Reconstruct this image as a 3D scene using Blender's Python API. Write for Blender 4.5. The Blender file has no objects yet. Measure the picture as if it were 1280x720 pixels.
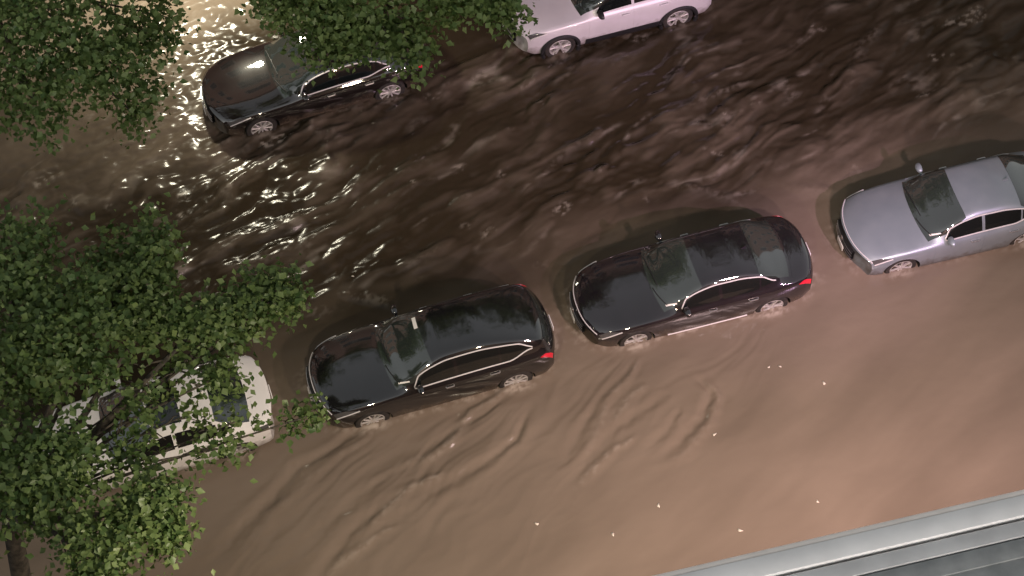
import bpy, bmesh, math, random
import numpy as np
from mathutils import Vector, Matrix, Euler
rng = np.random.default_rng(7); random.seed(7)
SC = bpy.context.scene
COL = SC.collection
rad = math.radians
WL = 0.26                                   # water level above the roadway

# ------------------------------------------------------------------ camera
CAM = np.array([-4.8212, -21.0772, 37.5337]); DEP, YAW, ROLL, F = 57.8947, -17.1344, -0.2143, 2725.54
Mc = (Matrix.Rotation(rad(YAW), 3, 'Z') @ Matrix.Rotation(math.pi/2-rad(DEP), 3, 'X') @ Matrix.Rotation(rad(ROLL), 3, 'Z'))
cd = bpy.data.cameras.new('camera'); cam = bpy.data.objects.new('camera', cd); COL.objects.link(cam)
cam.matrix_world = Matrix.Translation(Vector(CAM)) @ Mc.to_4x4()
cd.sensor_fit = 'HORIZONTAL'; cd.angle_x = 2*math.atan(640/F); cd.clip_end = 3000; cd.clip_start = .1
SC.camera = cam
_M = np.array(Mc)
def at(px, py, z):
    d = _M @ np.array([(px-640)/F, -(py-360)/F, -1.0]); t = (z-CAM[2])/d[2]
    return CAM + t*d

# ------------------------------------------------------------------ helpers
def tag(o, label=None, cat=None, group=None, kind=None):
    if label: o['label'] = label
    if cat: o['category'] = cat
    if group: o['group'] = group
    if kind: o['kind'] = kind
    return o
def empty(name, loc=(0,0,0), rz=0):
    o = bpy.data.objects.new(name, None); COL.objects.link(o); o.location = loc; o.rotation_euler = (0,0,rz)
    o.empty_display_size = .3
    return o
def mobj(name, V, Fc, mats, parent=None, smooth=True, mi=None, sharp=None):
    me = bpy.data.meshes.new(name)
    me.from_pydata([tuple(v) for v in V], [], [tuple(f) for f in Fc])
    for m in (mats if isinstance(mats, (list, tuple)) else [mats]): me.materials.append(m)
    if mi is not None: me.polygons.foreach_set('material_index', np.asarray(mi, dtype=np.int32))
    me.polygons.foreach_set('use_smooth', np.full(len(me.polygons), smooth))
    if sharp: me.set_sharp_from_angle(angle=rad(sharp))
    me.update()
    o = bpy.data.objects.new(name, me); COL.objects.link(o)
    if parent: o.parent = parent
    return o
class MB:
    def __init__(s): s.V=[]; s.F=[]
    def add(s, V, Fc):
        n=len(s.V); s.V+= [tuple(v) for v in V]; s.F+=[tuple(i+n for i in f) for f in Fc]; return s
    def box(s, x0,x1,y0,y1,z0,z1, rz=0, org=(0,0,0), bev=0):
        bm=bmesh.new(); bmesh.ops.create_cube(bm,size=1)
        bmesh.ops.scale(bm,vec=(x1-x0,y1-y0,z1-z0),verts=bm.verts)
        if bev: bmesh.ops.bevel(bm,geom=bm.edges[:],offset=bev,segments=2,affect='EDGES',profile=.5)
        bmesh.ops.translate(bm,vec=((x0+x1)/2,(y0+y1)/2,(z0+z1)/2),verts=bm.verts)
        R=Matrix.Rotation(rz,4,'Z'); bmesh.ops.transform(bm,matrix=Matrix.Translation(org)@R,verts=bm.verts)
        bm.verts.index_update(); s.add([v.co[:] for v in bm.verts],[[v.index for v in f.verts] for f in bm.faces]); bm.free(); return s
    def tube(s, pts, rs, n=8, closed=False):
        P=[Vector(p) for p in pts]
        if isinstance(rs,(int,float)): rs=[rs]*len(P)
        rings=[]; m=len(P); up=Vector((0,0,1))
        for i in range(m):
            a=P[i-1] if (i>0 or closed) else P[i]; b=P[(i+1)%m] if (i<m-1 or closed) else P[i]
            d=(b-a).normalized(); 
            u=d.cross(up)
            if u.length<1e-3: u=d.cross(Vector((0,1,0)))
            u.normalize(); v=d.cross(u)
            rings.append([P[i]+rs[i]*(math.cos(2*math.pi*k/n)*u+math.sin(2*math.pi*k/n)*v) for k in range(n)])
        V=[p for r in rings for p in r]; Fc=[]
        for i in range(m if closed else m-1):
            j=(i+1)%m
            for k in range(n): Fc.append((i*n+k,i*n+(k+1)%n,j*n+(k+1)%n,j*n+k))
        if not closed: Fc.append(tuple(range(n))[::-1]); Fc.append(tuple((m-1)*n+k for k in range(n)))
        return s.add(V,Fc)
    def lathe_y(s, prof, c, n=32, side=-1):          # profile (r, depth) about the y axis; depth outward
        V=[];m=len(prof)
        for k in range(n):
            a=2*math.pi*k/n
            for r,d in prof: V.append((c[0]+r*math.cos(a), c[1]+side*d, c[2]+r*math.sin(a)))
        Fc=[(k*m+i,k*m+i+1,((k+1)%n)*m+i+1,((k+1)%n)*m+i) for k in range(n) for i in range(m-1)]
        return s.add(V,Fc)
    def lathe_z(s, prof, c, n=24):
        V=[];m=len(prof)
        for k in range(n):
            a=2*math.pi*k/n
            for r,d in prof: V.append((c[0]+r*math.cos(a), c[1]+r*math.sin(a), c[2]+d))
        Fc=[(k*m+i,((k+1)%n)*m+i,((k+1)%n)*m+i+1,k*m+i+1) for k in range(n) for i in range(m-1)]
        return s.add(V,Fc)
    def build(s, name, mat, parent=None, smooth=True, sharp=35): return mobj(name,s.V,s.F,mat,parent,smooth,sharp=sharp)

# ------------------------------------------------------------------ materials
def mat(name, col, rough=.5, metal=0, **kw):
    m=bpy.data.materials.new(name); m.use_nodes=True; b=m.node_tree.nodes['Principled BSDF']
    b.inputs['Base Color'].default_value=(*col,1); b.inputs['Roughness'].default_value=rough; b.inputs['Metallic'].default_value=metal
    for k,v in kw.items(): b.inputs[k].default_value=v
    return m
def noise_col(m, c1, c2, scale, detail=4, coord='Object', rough=None, bump=0, bscale=None, lo=.35, hi=.65):
    nt=m.node_tree; N=nt.nodes; L=nt.links; b=N['Principled BSDF']
    tc=N.new('ShaderNodeTexCoord'); n=N.new('ShaderNodeTexNoise'); n.inputs['Scale'].default_value=scale; n.inputs['Detail'].default_value=detail
    L.new(tc.outputs[coord],n.inputs['Vector'])
    r=N.new('ShaderNodeValToRGB'); r.color_ramp.elements[0].position=lo; r.color_ramp.elements[1].position=hi
    r.color_ramp.elements[0].color=(*c1,1); r.color_ramp.elements[1].color=(*c2,1)
    L.new(n.outputs['Fac'],r.inputs['Fac']); L.new(r.outputs['Color'],b.inputs['Base Color'])
    if rough:
        mr=N.new('ShaderNodeMapRange'); mr.inputs['To Min'].default_value=rough[0]; mr.inputs['To Max'].default_value=rough[1]
        L.new(n.outputs['Fac'],mr.inputs['Value']); L.new(mr.outputs['Result'],b.inputs['Roughness'])
    if bump:
        n2=N.new('ShaderNodeTexNoise'); n2.inputs['Scale'].default_value=bscale or scale*4; L.new(tc.outputs[coord],n2.inputs['Vector'])
        bp=N.new('ShaderNodeBump'); bp.inputs['Strength'].default_value=bump; bp.inputs['Distance'].default_value=.02
        L.new(n2.outputs['Fac'],bp.inputs['Height']); L.new(bp.outputs['Normal'],b.inputs['Normal'])
    return m
def paint(name, c, c2=None, coat=1.0, metal=0.0, ior=2.1, rough=.25):
    m=mat(name,c,rough,metal,**{'Specular IOR Level':.04,'Coat Weight':coat,'Coat Roughness':.03,'Coat IOR':ior})
    c2=c2 or tuple(v*1.25+.001 for v in c)
    noise_col(m,c,c2,2.2,6,rough=(rough*.8,rough*1.4))   # thin road film
    # splashed mud drying on the lower panels
    nt=m.node_tree; N=nt.nodes; b=N['Principled BSDF']; tc=N.new('ShaderNodeTexCoord'); sx=N.new('ShaderNodeSeparateXYZ'); nt.links.new(tc.outputs['Object'],sx.inputs[0])
    nz=N.new('ShaderNodeTexNoise'); nz.inputs['Scale'].default_value=7; nz.inputs['Detail'].default_value=6; nt.links.new(tc.outputs['Object'],nz.inputs['Vector'])
    a1=N.new('ShaderNodeMath'); a1.operation='MULTIPLY_ADD'; a1.inputs[1].default_value=.55; nt.links.new(nz.outputs['Fac'],a1.inputs[0]); nt.links.new(sx.outputs['Z'],a1.inputs[2])
    mr=N.new('ShaderNodeMapRange'); mr.inputs['From Min'].default_value=.58; mr.inputs['From Max'].default_value=.86; mr.inputs['To Min'].default_value=.65; mr.inputs['To Max'].default_value=0; nt.links.new(a1.outputs[0],mr.inputs['Value'])
    mx=N.new('ShaderNodeMix'); mx.data_type='RGBA'; mx.inputs[7].default_value=(.10,.078,.055,1); src=b.inputs['Base Color'].links[0].from_socket
    nt.links.new(mr.outputs['Result'],mx.inputs[0]); nt.links.new(src,mx.inputs[6]); nt.links.new(mx.outputs[2],b.inputs['Base Color'])
    sb=N.new('ShaderNodeMath'); sb.operation='SUBTRACT'; sb.inputs[0].default_value=1; nt.links.new(mr.outputs['Result'],sb.inputs[1]); nt.links.new(sb.outputs[0],b.inputs['Coat Weight'])
    # faint raindrop beading on the clear coat
    nt=m.node_tree; N=nt.nodes; b=N['Principled BSDF']
    tc=N.new('ShaderNodeTexCoord'); v=N.new('ShaderNodeTexVoronoi'); v.inputs['Scale'].default_value=46
    nt.links.new(tc.outputs['Object'],v.inputs['Vector'])
    bp=N.new('ShaderNodeBump'); bp.inputs['Strength'].default_value=.05; bp.inputs['Distance'].default_value=.003; bp.invert=True
    nt.links.new(v.outputs['Distance'],bp.inputs['Height']); nt.links.new(bp.outputs['Normal'],b.inputs['Coat Normal'])
    return m
P_BLACK=paint('black_paint',(.006,.006,.007))
P_PINKLIT=paint('black_paint_pink_lit',(.009,.0075,.010))  # black car; plum cast of the pink light put into the paint
P_FARBLK=paint('black_maroon_paint',(.007,.005,.005))
P_SILV=paint('silver_paint',(.60,.58,.60),(.64,.62,.64),metal=.2,ior=1.5,rough=.35)
P_GREY=paint('silver_grey_paint',(.24,.285,.315),(.27,.315,.345),metal=.45,ior=1.5,rough=.35)
P_WHITE=paint('white_paint',(.74,.73,.71),(.78,.77,.75),ior=1.5,rough=.35)
GLASS=mat('tinted_glass',(.006,.008,.008),.03,0,IOR=1.85)
WSGLASS=mat('windshield_glass',(.026,.034,.031),.04,0,IOR=2.5)
RWGLASS=mat('rear_glass',(.020,.026,.024),.05,0,IOR=2.3)
CHROME=mat('chrome',(.88,.86,.86),.32,1)
TRIM=mat('satin_aluminium_trim',(.84,.81,.81),.28,.35)
RUBBER=noise_col(mat('tyre_rubber',(.012,.012,.012),.7),(.010,.010,.010),(.035,.030,.025),9)
ALLOY=noise_col(mat('alloy_rim',(.62,.61,.60),.35,.55),(.50,.48,.45),(.66,.65,.63),12)
BLKPL=mat('black_plastic',(.014,.014,.015),.5)
WELL=mat('wheel_well',(.004,.004,.004),.9)
REDL=mat('red_lens',(.62,.010,.035),.12,0,**{'Coat Weight':.6,'Specular IOR Level':.7})
CLEAR=mat('headlight_lens',(.10,.10,.10),.08,.3,**{'Coat Weight':1.0})
WPLATE=mat('white_plate',(.75,.74,.72),.45)
STICK=mat('paper_sticker',(.78,.77,.72),.6)
AMBER=mat('amber_lens',(.50,.10,.02),.2)

# ------------------------------------------------------------------ car builder
def pchip(xs, ys):
    xs=np.array(xs,float); ys=np.array(ys,float); h=np.diff(xs); d=np.diff(ys)/h; m=np.zeros_like(xs)
    for i in range(1,len(xs)-1):
        if d[i-1]*d[i]>0:
            w1=2*h[i]+h[i-1]; w2=h[i]+2*h[i-1]; m[i]=(w1+w2)/(w1/d[i-1]+w2/d[i])
    m[0]=d[0]; m[-1]=d[-1]
    def f(x):
        x=np.clip(np.asarray(x,float),xs[0],xs[-1]); i=np.clip(np.searchsorted(xs,x)-1,0,len(h)-1); t=(x-xs[i])/h[i]
        return (1+2*t)*(1-t)**2*ys[i]+t*(1-t)**2*h[i]*m[i]+t*t*(3-2*t)*ys[i+1]+t*t*(t-1)*h[i]*m[i+1]
    return f
NC=12; KN=np.array([0,0,0]+list(range(10))+[9,9,9],float)/9
def bbasis(t):
    t=np.clip(np.asarray(t,float),0,1-1e-9); B=[((KN[i]<=t)&(t<KN[i+1])).astype(float) for i in range(len(KN)-1)]
    for k in range(1,4):
        nb=[]
        for i in range(len(KN)-1-k):
            a=KN[i+k]-KN[i]; b=KN[i+k+1]-KN[i+1]
            nb.append((B[i]*(t-KN[i])/a if a>0 else 0)+(B[i+1]*(KN[i+k+1]-t)/b if b>0 else 0))
        B=nb
    return np.stack([np.broadcast_to(x,t.shape) for x in B],-1)
def sstep(x,a,b):
    u=np.clip((x-a)/(b-a),0,1); return u*u*(3-2*u)
T_SH=4/9; T_GB=5/9; T_GT=7/9
class Shape:
    def __init__(s, c):
        s.c=c; s.T=pchip(*zip(*c['top'])); s.B=pchip(*zip(*c['belt'])); s.W=pchip(*zip(*c['wid'])); s.bow=pchip(*zip(*c['bow'])); s.zb=pchip(*zip(*c['bot']))
    def P(s, x, t):
        """surface point: x along the car, t round the half section (0 sill .. 1 roof centre, >1 other side)"""
        x,t=np.broadcast_arrays(np.asarray(x,float),np.asarray(t,float))
        sg=np.where(t>1,1.0,-1.0); tt=np.where(t>1,2-t,t)
        T=s.T(x);B=np.minimum(s.B(x),T-.02);W=s.W(x);zb=s.zb(x); h=np.maximum(T-B,.02); k=sstep(h,.10,.36)
        tum=s.c.get('tum',.38); yb=.90*W; yr=yb-tum*h
        Y=[.5*W,.93*W,.985*W,W,.992*W,.955*W, (1-k)*.86*W+k*yb, (1-k)*.74*W+k*(yb-tum*h*.42), (1-k)*.60*W+k*yr, (1-k)*.42*W+k*(yr-.11), (1-k)*.22*W+k*.45*yr, 0*W]
        Z=[zb,zb,zb+.12,zb+(B-zb)*.55,B-.10,B-.005, B+(1-k)*.30*h+k*.035, B+(1-k)*.55*h+k*(.5*h-.0), B+(1-k)*.75*h+k*(.90*h), B+(1-k)*.90*h+k*(h-.018), T,T]
        bs=bbasis(tt); y=sum(bs[...,i]*Y[i] for i in range(12)); z=sum(bs[...,i]*Z[i] for i in range(12))
        xx=x+s.bow(x)*(np.abs(y)/s.c['hw'])**2.4
        return np.stack([xx,sg*y,z],-1)
    def N(s,x,t):
        e=1e-3; a=s.P(x+e,t)-s.P(x-e,t); b=s.P(x,np.asarray(t)+e)-s.P(x,np.asarray(t)-e)
        n=np.cross(a,b); n/=np.linalg.norm(n,axis=-1,keepdims=True)+1e-12
        return n
    def off(s,x,t,o): return s.P(x,t)+s.N(x,t)*o
def grid_faces(nu,nv,off=0): return [(off+i*nv+j,off+(i+1)*nv+j,off+(i+1)*nv+j+1,off+i*nv+j+1) for i in range(nu-1) for j in range(nv-1)]
def patch(S, name, m, par, lo, hi, u0, u1, nu=24, nv=14, o=.004, rim=.012):
    """panel on the body: u runs along x, for each u the t range lo(u)..hi(u); lies o proud with turned-in edges"""
    u=np.linspace(u0,u1,nu); v=np.linspace(0,1,nv)
    lo_=np.array([lo(a) for a in u]); hi_=np.array([hi(a) for a in u])
    t=lo_[:,None]+(hi_-lo_)[:,None]*v[None]; x=np.broadcast_to(u[:,None],t.shape)
    V=S.off(x,t,o).reshape(-1,3); Fc=grid_faces(nu,nv)
    n0=len(V)
    edge=[(i,0) for i in range(nu)]+[(nu-1,j) for j in range(1,nv)]+[(i,nv-1) for i in range(nu-2,-1,-1)]+[(0,j) for j in range(nv-2,0,-1)]
    In=S.off(x,t,-rim).reshape(-1,3)
    V=np.concatenate([V,np.array([In[i*nv+j] for i,j in edge])])
    k=len(edge)
    for q in range(k):
        a=edge[q];b=edge[(q+1)%k]
        Fc.append((a[0]*nv+a[1],b[0]*nv+b[1],n0+(q+1)%k,n0+q)[::-1])
    return mobj(name,V,[f[::-1] for f in Fc],m,par,True,sharp=40)
def qpatch(S,name,m,par,q,nu=20,nv=20,o=.004,rim=.012,curve=0):
    """four corners (x,t): base-left, base-right, top-right, top-left"""
    a=np.linspace(0,1,nu)[:,None]; b=np.linspace(0,1,nv)[None]
    X=(1-a)*((1-b)*q[0][0]+b*q[1][0])+a*((1-b)*q[3][0]+b*q[2][0]); Tt=(1-a)*((1-b)*q[0][1]+b*q[1][1])+a*((1-b)*q[3][1]+b*q[2][1])
    X=X+curve*(1-a)*4*b*(1-b)
    V=S.off(X,Tt,o).reshape(-1,3); In=S.off(X,Tt,-rim).reshape(-1,3); Fc=grid_faces(nu,nv)
    edge=[(i,0) for i in range(nu)]+[(nu-1,j) for j in range(1,nv)]+[(i,nv-1) for i in range(nu-2,-1,-1)]+[(0,j) for j in range(nv-2,0,-1)]
    n0=len(V); V=np.concatenate([V,np.array([In[i*nv+j] for i,j in edge])]); k=len(edge)
    for z in range(k):
        p=edge[z];r=edge[(z+1)%k]; Fc.append((p[0]*nv+p[1],r[0]*nv+r[1],n0+(z+1)%k,n0+z)[::-1])
    o_=mobj(name,V,Fc,m,par,True)
    bm=bmesh.new(); bm.from_mesh(o_.data); bmesh.ops.recalc_face_normals(bm,faces=bm.faces)
    c=sum((f.normal*f.calc_area() for f in bm.faces),Vector()); mid=V[(nu//2)*nv+nv//2]; nn=S.N(np.array(X[nu//2,nv//2]),np.array(Tt[nu//2,nv//2]))
    bm.to_mesh(o_.data); bm.free(); o_.data.set_sharp_from_angle(angle=rad(40))
    return o_

def make_car(name, label, c, pm, loc, rz, o):
    root=empty(name,loc,rz); tag(root,label,'car','cars standing in the flooded street')
    S=Shape(c); L2=c['L']/2; hw=c['hw']; r=c['r']; ax=c['axles']
    # body shell
    u=np.concatenate([np.linspace(0,.06,14)[:-1],np.linspace(.06,.94,100),np.linspace(.94,1,14)[1:]]); xs=-L2+2*L2*u
    th=np.linspace(0,1,46); tf=np.concatenate([th,2-th[-2::-1]])
    G=S.P(xs[:,None],tf[None]); nx,nt=G.shape[:2]; V=G.reshape(-1,3); Fc=[]
    for i in range(nx-1):
        for j in range(nt): Fc.append((i*nt+j,i*nt+(j+1)%nt,(i+1)*nt+(j+1)%nt,(i+1)*nt+j))
    # end caps, slightly domed
    for end,i in ((0,0),(1,nx-1)):
        ring=G[i]; ctr=ring.mean(0); base=len(V); sgn=-1 if end==0 else 1
        loops=[]
        for q,f in enumerate((.75,.4)):
            rr=ctr+(ring-ctr)*np.array([1,f,f]); rr[:,0]=ring[:,0]*f+(ctr[0]-sgn*0)*(1-f)+sgn*.03*(1-f); loops.append(len(V)); V=np.concatenate([V,rr])
        V=np.concatenate([V,[ctr+np.array([sgn*.03,0,0])]]); ci=len(V)-1
        prev=i*nt
        for lp in loops:
            for j in range(nt):
                f=(prev+j,prev+(j+1)%nt,lp+(j+1)%nt,lp+j); Fc.append(f if end==1 else f[::-1])
            prev=lp
        for j in range(nt):
            f=(prev+j,prev+(j+1)%nt,ci); Fc.append(f if end==1 else f[::-1])
    body=mobj('body',V,Fc,[pm,WELL],root)
    bm=bmesh.new(); bm.from_mesh(body.data); bmesh.ops.recalc_face_normals(bm,faces=bm.faces); bm.to_mesh(body.data); bm.free()
    cut=MB()
    for a in ax:
        for sd in (-1,1):
            n=40; R=r*1.13; V0=[(a+R*math.cos(2*math.pi*k/n),sd*(hw-.34),r+R*math.sin(2*math.pi*k/n)) for k in range(n)]+[(a+R*math.cos(2*math.pi*k/n),sd*(hw+.4),r+R*math.sin(2*math.pi*k/n)) for k in range(n)]
            F0=[(k,(k+1)%n,n+(k+1)%n,n+k) for k in range(n)]+[tuple(range(n))[::-1],tuple(range(n,2*n))]
            cut.add(V0,F0)
    co=cut.build('cutter',WELL,root)
    bm=bmesh.new(); bm.from_mesh(co.data); bmesh.ops.recalc_face_normals(bm,faces=bm.faces); bm.to_mesh(co.data); bm.free()
    md=body.modifiers.new('b','BOOLEAN'); md.operation='DIFFERENCE'; md.object=co; md.solver='EXACT'; md.material_mode='TRANSFER'
    bpy.context.view_layer.update()
    dg=bpy.context.evaluated_depsgraph_get(); nm=bpy.data.meshes.new_from_object(body.evaluated_get(dg)); body.modifiers.clear(); body.data=nm
    nm.polygons.foreach_set('use_smooth',np.full(len(nm.polygons),True)); nm.set_sharp_from_angle(angle=rad(38))
    bpy.data.objects.remove(co)
    # wheels
    for a in ax:
        for sd in (-1,1):
            cy=sd*(hw-.03); w=MB(); s_=1 if sd>0 else -1
            w.lathe_y([(r*.66,-.20),(r*.93,-.20),(r,-.16),(r,-.05),(r*.95,-.01),(r*.80,0),(r*.72,-.005),(r*.68,-.02),(r*.66,-.06)],(a,cy,r),40,sd)
            wo=w.build('wheel',RUBBER,root); 
            q=MB(); q.lathe_y([(r*.70,-.015),(r*.665,-.008),(r*.63,-.03),(r*.61,-.12),(0.02,-.13)],(a,cy,r),36,sd)
            q.lathe_y([(r*.17,-.06),(r*.16,-.02),(r*.10,-.012),(.001,-.010)],(a,cy,r),20,sd)
            ns=o.get('spokes',5); ph=rng.uniform(0,6)
            for k in range(ns):
                for dv in ((-.13,.13) if o.get('split',True) else (0,)):
                    an=ph+2*math.pi*k/ns; a1=an+dv*.7;a2=an+dv*1.7
                    q.tube([(a+r*.12*math.cos(a1),cy-sd*.035,r+r*.12*math.sin(a1)),(a+r*.42*math.cos(a2*.5+a1*.5),cy-sd*.028,r+r*.42*math.sin(a2*.5+a1*.5)),(a+r*.64*math.cos(a2),cy-sd*.03,r+r*.64*math.sin(a2))],[.024,.020,.022],6)
            q.build('rim',o.get('rim',ALLOY),wo)
            if o.get('clad'):
                tr=MB(); R=r*1.15; pts=[]
                for k in range(25):
                    an=math.pi*(-.12+1.24*k/24); pts.append((a+R*math.cos(an),sd*(hw-.012),r+R*math.sin(an)))
                tr.tube(pts,.045,8); tr.build('wheel_arch_trim',BLKPL,root)
    # glass
    wb,wt=c['ws']; tb=o.get('ws_t',(.60,.79))
    ws=qpatch(S,'windshield',WSGLASS,root,[(wb,tb[0]),(wb,2-tb[0]),(wt,2-tb[1]),(wt,tb[1])],22,22,.005)
    if o.get('sticker',True):
        q0=wb+.10; qpatch(S,'windshield_sticker',STICK,ws,[(q0,.70),(q0,.735),(q0+.20,.735),(q0+.20,.71)],5,5,.009,.004)
        if o.get('toll'): qpatch(S,'toll_tag',STICK,ws,[(wt-.09,1.03),(wt-.09,1.10),(wt-.02,1.10),(wt-.02,1.03)],5,5,.009,.004)
    rb,rt=c['rw']; qpatch(S,'rear_window',RWGLASS,root,[(rt,.80),(rt,1.20),(rb,1.36),(rb,.64)],16,22,.005)
    # side windows
    d0,d1=c['dlo']; bp=c['bp']
    def lo(x): return T_GB+.012+ (o.get('kick',.10)*sstep(x,d1-.55,d1))
    def hi(x): return T_GT-.036
    def lo_f(x): return min(lo(x),hi(x)-.004)
    def ends(x): # narrows to a rounded point at both ends
        a=sstep(x,d0-.02,d0+.16)*1.0; b=1-sstep(x,d1-.30,d1+.02); return a,b
    def hi_f(x):
        a,b=ends(x); l=lo_f(x); return l+(hi(x)-l)*max(.06,min(a**.6,b**.7))
    def mir(f): return lambda x: 2-f(x)
    segs=[(d0,bp-.035),(bp+.035,c['bp2']-.02),(c['bp2']+.02,d1)]
    for sd in (0,1):
        f0,f1=(lo_f,hi_f) if sd==0 else (mir(lo_f),mir(hi_f))
        for a,b in segs:
            if b-a>.08: 
                pp=patch(S,'side_window',GLASS,root,f0,f1,a,b,22,8,.004)
                bm=bmesh.new(); bm.from_mesh(pp.data); bmesh.ops.recalc_face_normals(bm,faces=bm.faces); bm.to_mesh(pp.data); bm.free()
        if o.get('trim',True):
            uu=np.linspace(d0,d1,60); e=o.get('trim_r',.014)
            up=[S.off(x,np.array(f1(x)+(.012 if sd==0 else -.012)),.006) for x in uu]; dn=[S.off(x,np.array(f0(x)-(.012 if sd==0 else -.012)),.006) for x in uu]
            if sd==1: MB().tube(dn,e*.7,6).build('window_trim',TRIM,root)
            elif o.get('trim')=='top': MB().tube(up,e,6).build('window_trim',o.get('trim_m',TRIM),root)
            else: MB().tube(up+dn[::-1],e,6,True).build('window_trim',o.get('trim_m',TRIM),root)
        # doors with handles
        xa,xb,xc=c['doors']
        for a,b in ((xa,xb),(xb+.012,xc)):
            tl=.12; thh=T_GB-.03
            def l2(x,a=a,b=b):
                base=tl
                if o.get('rear_cut',True) and b==xc: base=tl+.26*sstep(x,b-.38,b)
                return base
            g0,g1=((l2),(lambda x:thh)) if sd==0 else ((lambda x:2-l2(x)),(lambda x:2-thh))
            dr=patch(S,'door',pm,root,g0,g1,a,b,22,16,.005,.02)
            bm=bmesh.new(); bm.from_mesh(dr.data); bmesh.ops.recalc_face_normals(bm,faces=bm.faces); bm.to_mesh(dr.data); bm.free()
            hx=b-.22; ht=.37 if sd==0 else 2-.37
            MB().tube([S.off(hx+dx,np.array(ht),oo) for dx,oo in ((-.10,.008),(-.085,.032),(.085,.032),(.10,.008))],.014,6).build('door_handle',o.get('handle',CHROME),dr)
        # mirror
        mx=c['mir']; p=S.P(mx,T_GB+.02 if sd==0 else 2-T_GB-.02); y=p[1]+(-.12 if sd==0 else .12)
        bm=bmesh.new(); bmesh.ops.create_uvsphere(bm,u_segments=20,v_segments=12,radius=1); bmesh.ops.scale(bm,vec=(.085,.125,.075),verts=bm.verts)
        for v in bm.verts:
            if v.co.x>.03: v.co.x=.03+(v.co.x-.03)*.2
        bmesh.ops.translate(bm,vec=(p[0],y,p[2]+.075),verts=bm.verts)
        bm.verts.index_update(); mb=MB(); mb.add([v.co[:] for v in bm.verts],[[v.index for v in f.verts] for f in bm.faces]); bm.free()
        mb.tube([(p[0],p[1]*1.0,p[2]+.02),(p[0],y+(.06 if sd==0 else -.06),p[2]+.05)],.03,8); mb.build('side_mirror',o.get('mirror',pm),root)
        # lamps
        f=(lambda t:t) if sd==0 else (lambda t:2-t)
        hx0=-L2+.045; h_=o.get('hl',.42)
        hl=qpatch(S,'headlight',CLEAR,root,[(hx0,f(.36)),(hx0,f(.50)),(hx0+h_*.45,f(.50)),(hx0+h_,f(.405))],12,10,.006)
        MB().tube([S.off(np.array(hx0+h_*v*.98+.01),np.array(f(.375+.035*v)),.012) for v in np.linspace(0,1,10)],.013,6).build('light_strip',TRIM,hl)
        tx=L2-.03; tl_=o.get('tl',.30)
        qpatch(S,'tail_light',o.get('tlm',REDL),root,[(tx,f(.33)),(tx,f(.46)),(tx-tl_*.6,f(.455)),(tx-tl_,f(.39))],12,8,.007)
        if o.get('sill'): 
            MB().tube([S.off(x,np.array(f(.115)),.008) for x in np.linspace(ax[0]+r+.16,ax[1]-r-.16,14)],.016,6).build('sill_trim',TRIM,root)
        if o.get('clad'):
            sp=patch(S,'sill_cladding',BLKPL,root,(lambda x:.02) if sd==0 else (lambda x:1.98),(lambda x:.16) if sd==0 else (lambda x:1.84),ax[0]+r*1.15,ax[1]-r*1.15,18,6,.012)
            bm=bmesh.new(); bm.from_mesh(sp.data); bmesh.ops.recalc_face_normals(bm,faces=bm.faces); bm.to_mesh(sp.data); bm.free()
        if o.get('rails'):
            MB().tube([S.off(x,np.array(f(.86)),.035 if 0<i<11 else 0) for i,x in enumerate(np.linspace(c['ws'][1]+.15,c['rw'][1]-.15,12))],.016,6).build('roof_rail',o['rails'],root)
    # hood, trunk lid
    qpatch(S,'hood',pm,root,[(-L2+.09,.505),(-L2+.09,1.495),(wb-.10,1.455),(wb-.10,.545)],24,28,.005,.02)
    if c.get('trunk'): qpatch(S,'trunk_lid',pm,root,[(rb+.07,.60),(rb+.07,1.40),(L2-.05,1.44),(L2-.05,.56)],12,20,.005,.02)
    # nose: grille, badge bar, plate
    fr=S.P(-L2,np.array([.30,.42,1.0])); zt=c['grille'][1]; zg=c['grille'][0]; yw=c['grille'][2]
    def nose(y,z): # x of the nose at y
        return -L2+S.bow(-L2)*(abs(y)/hw)**2.4
    g=MB(); n=15; ys=np.linspace(-yw,yw,n); V=[];
    for y in ys:
        for z in (zg,zt): V.append((nose(y,z)-.036,y,z))
    for y in ys:
        for z in (zg,zt): V.append((nose(y,z)+.02,y,z))
    Fc=[(2*i,2*i+2,2*i+3,2*i+1) for i in range(n-1)]+[(2*n+2*i,2*n+2*i+1,2*n+2*i+3,2*n+2*i+2) for i in range(n-1)]+[(2*i+1,2*i+3,2*n+2*i+3,2*n+2*i+1) for i in range(n-1)]+[(2*i,2*n+2*i,2*n+2*i+2,2*i+2) for i in range(n-1)]
    go=g.add(V,Fc).build('grille',BLKPL,root)
    for zz in np.linspace(zg+.04,zt-.04,3): MB().tube([(nose(y,0)-.042,y,zz) for y in ys],.008,6).build('grille_bar',CHROME if o.get('gbar',True) else BLKPL,go)
    if o.get('nose_trim'):
        MB().tube([S.off(np.array(-L2+.035),np.array(t),.008) for t in np.linspace(*o['nose_trim'],40)],.010,6).build('nose_trim',TRIM,root)
    bz=MB(); bm=bmesh.new(); bmesh.ops.create_uvsphere(bm,u_segments=14,v_segments=8,radius=.05); bmesh.ops.scale(bm,vec=(.3,1,1),verts=bm.verts); bmesh.ops.translate(bm,vec=(-L2-.045,0,zt-.02),verts=bm.verts)
    bm.verts.index_update(); bz.add([v.co[:] for v in bm.verts],[[v.index for v in f.verts] for f in bm.faces]); bm.free(); bz.build('front_badge',CHROME,root)
    if o.get('fplate',True): MB().box(-L2-.062,-L2-.045,-.15,.15,c['plate']-.075,c['plate']+.075,bev=.004).build('licence_plate',WPLATE,root)
    MB().box(L2+.026,L2+.045,-.15,.15,.62,.77,bev=.004).build('licence_plate',WPLATE,root)
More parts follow.
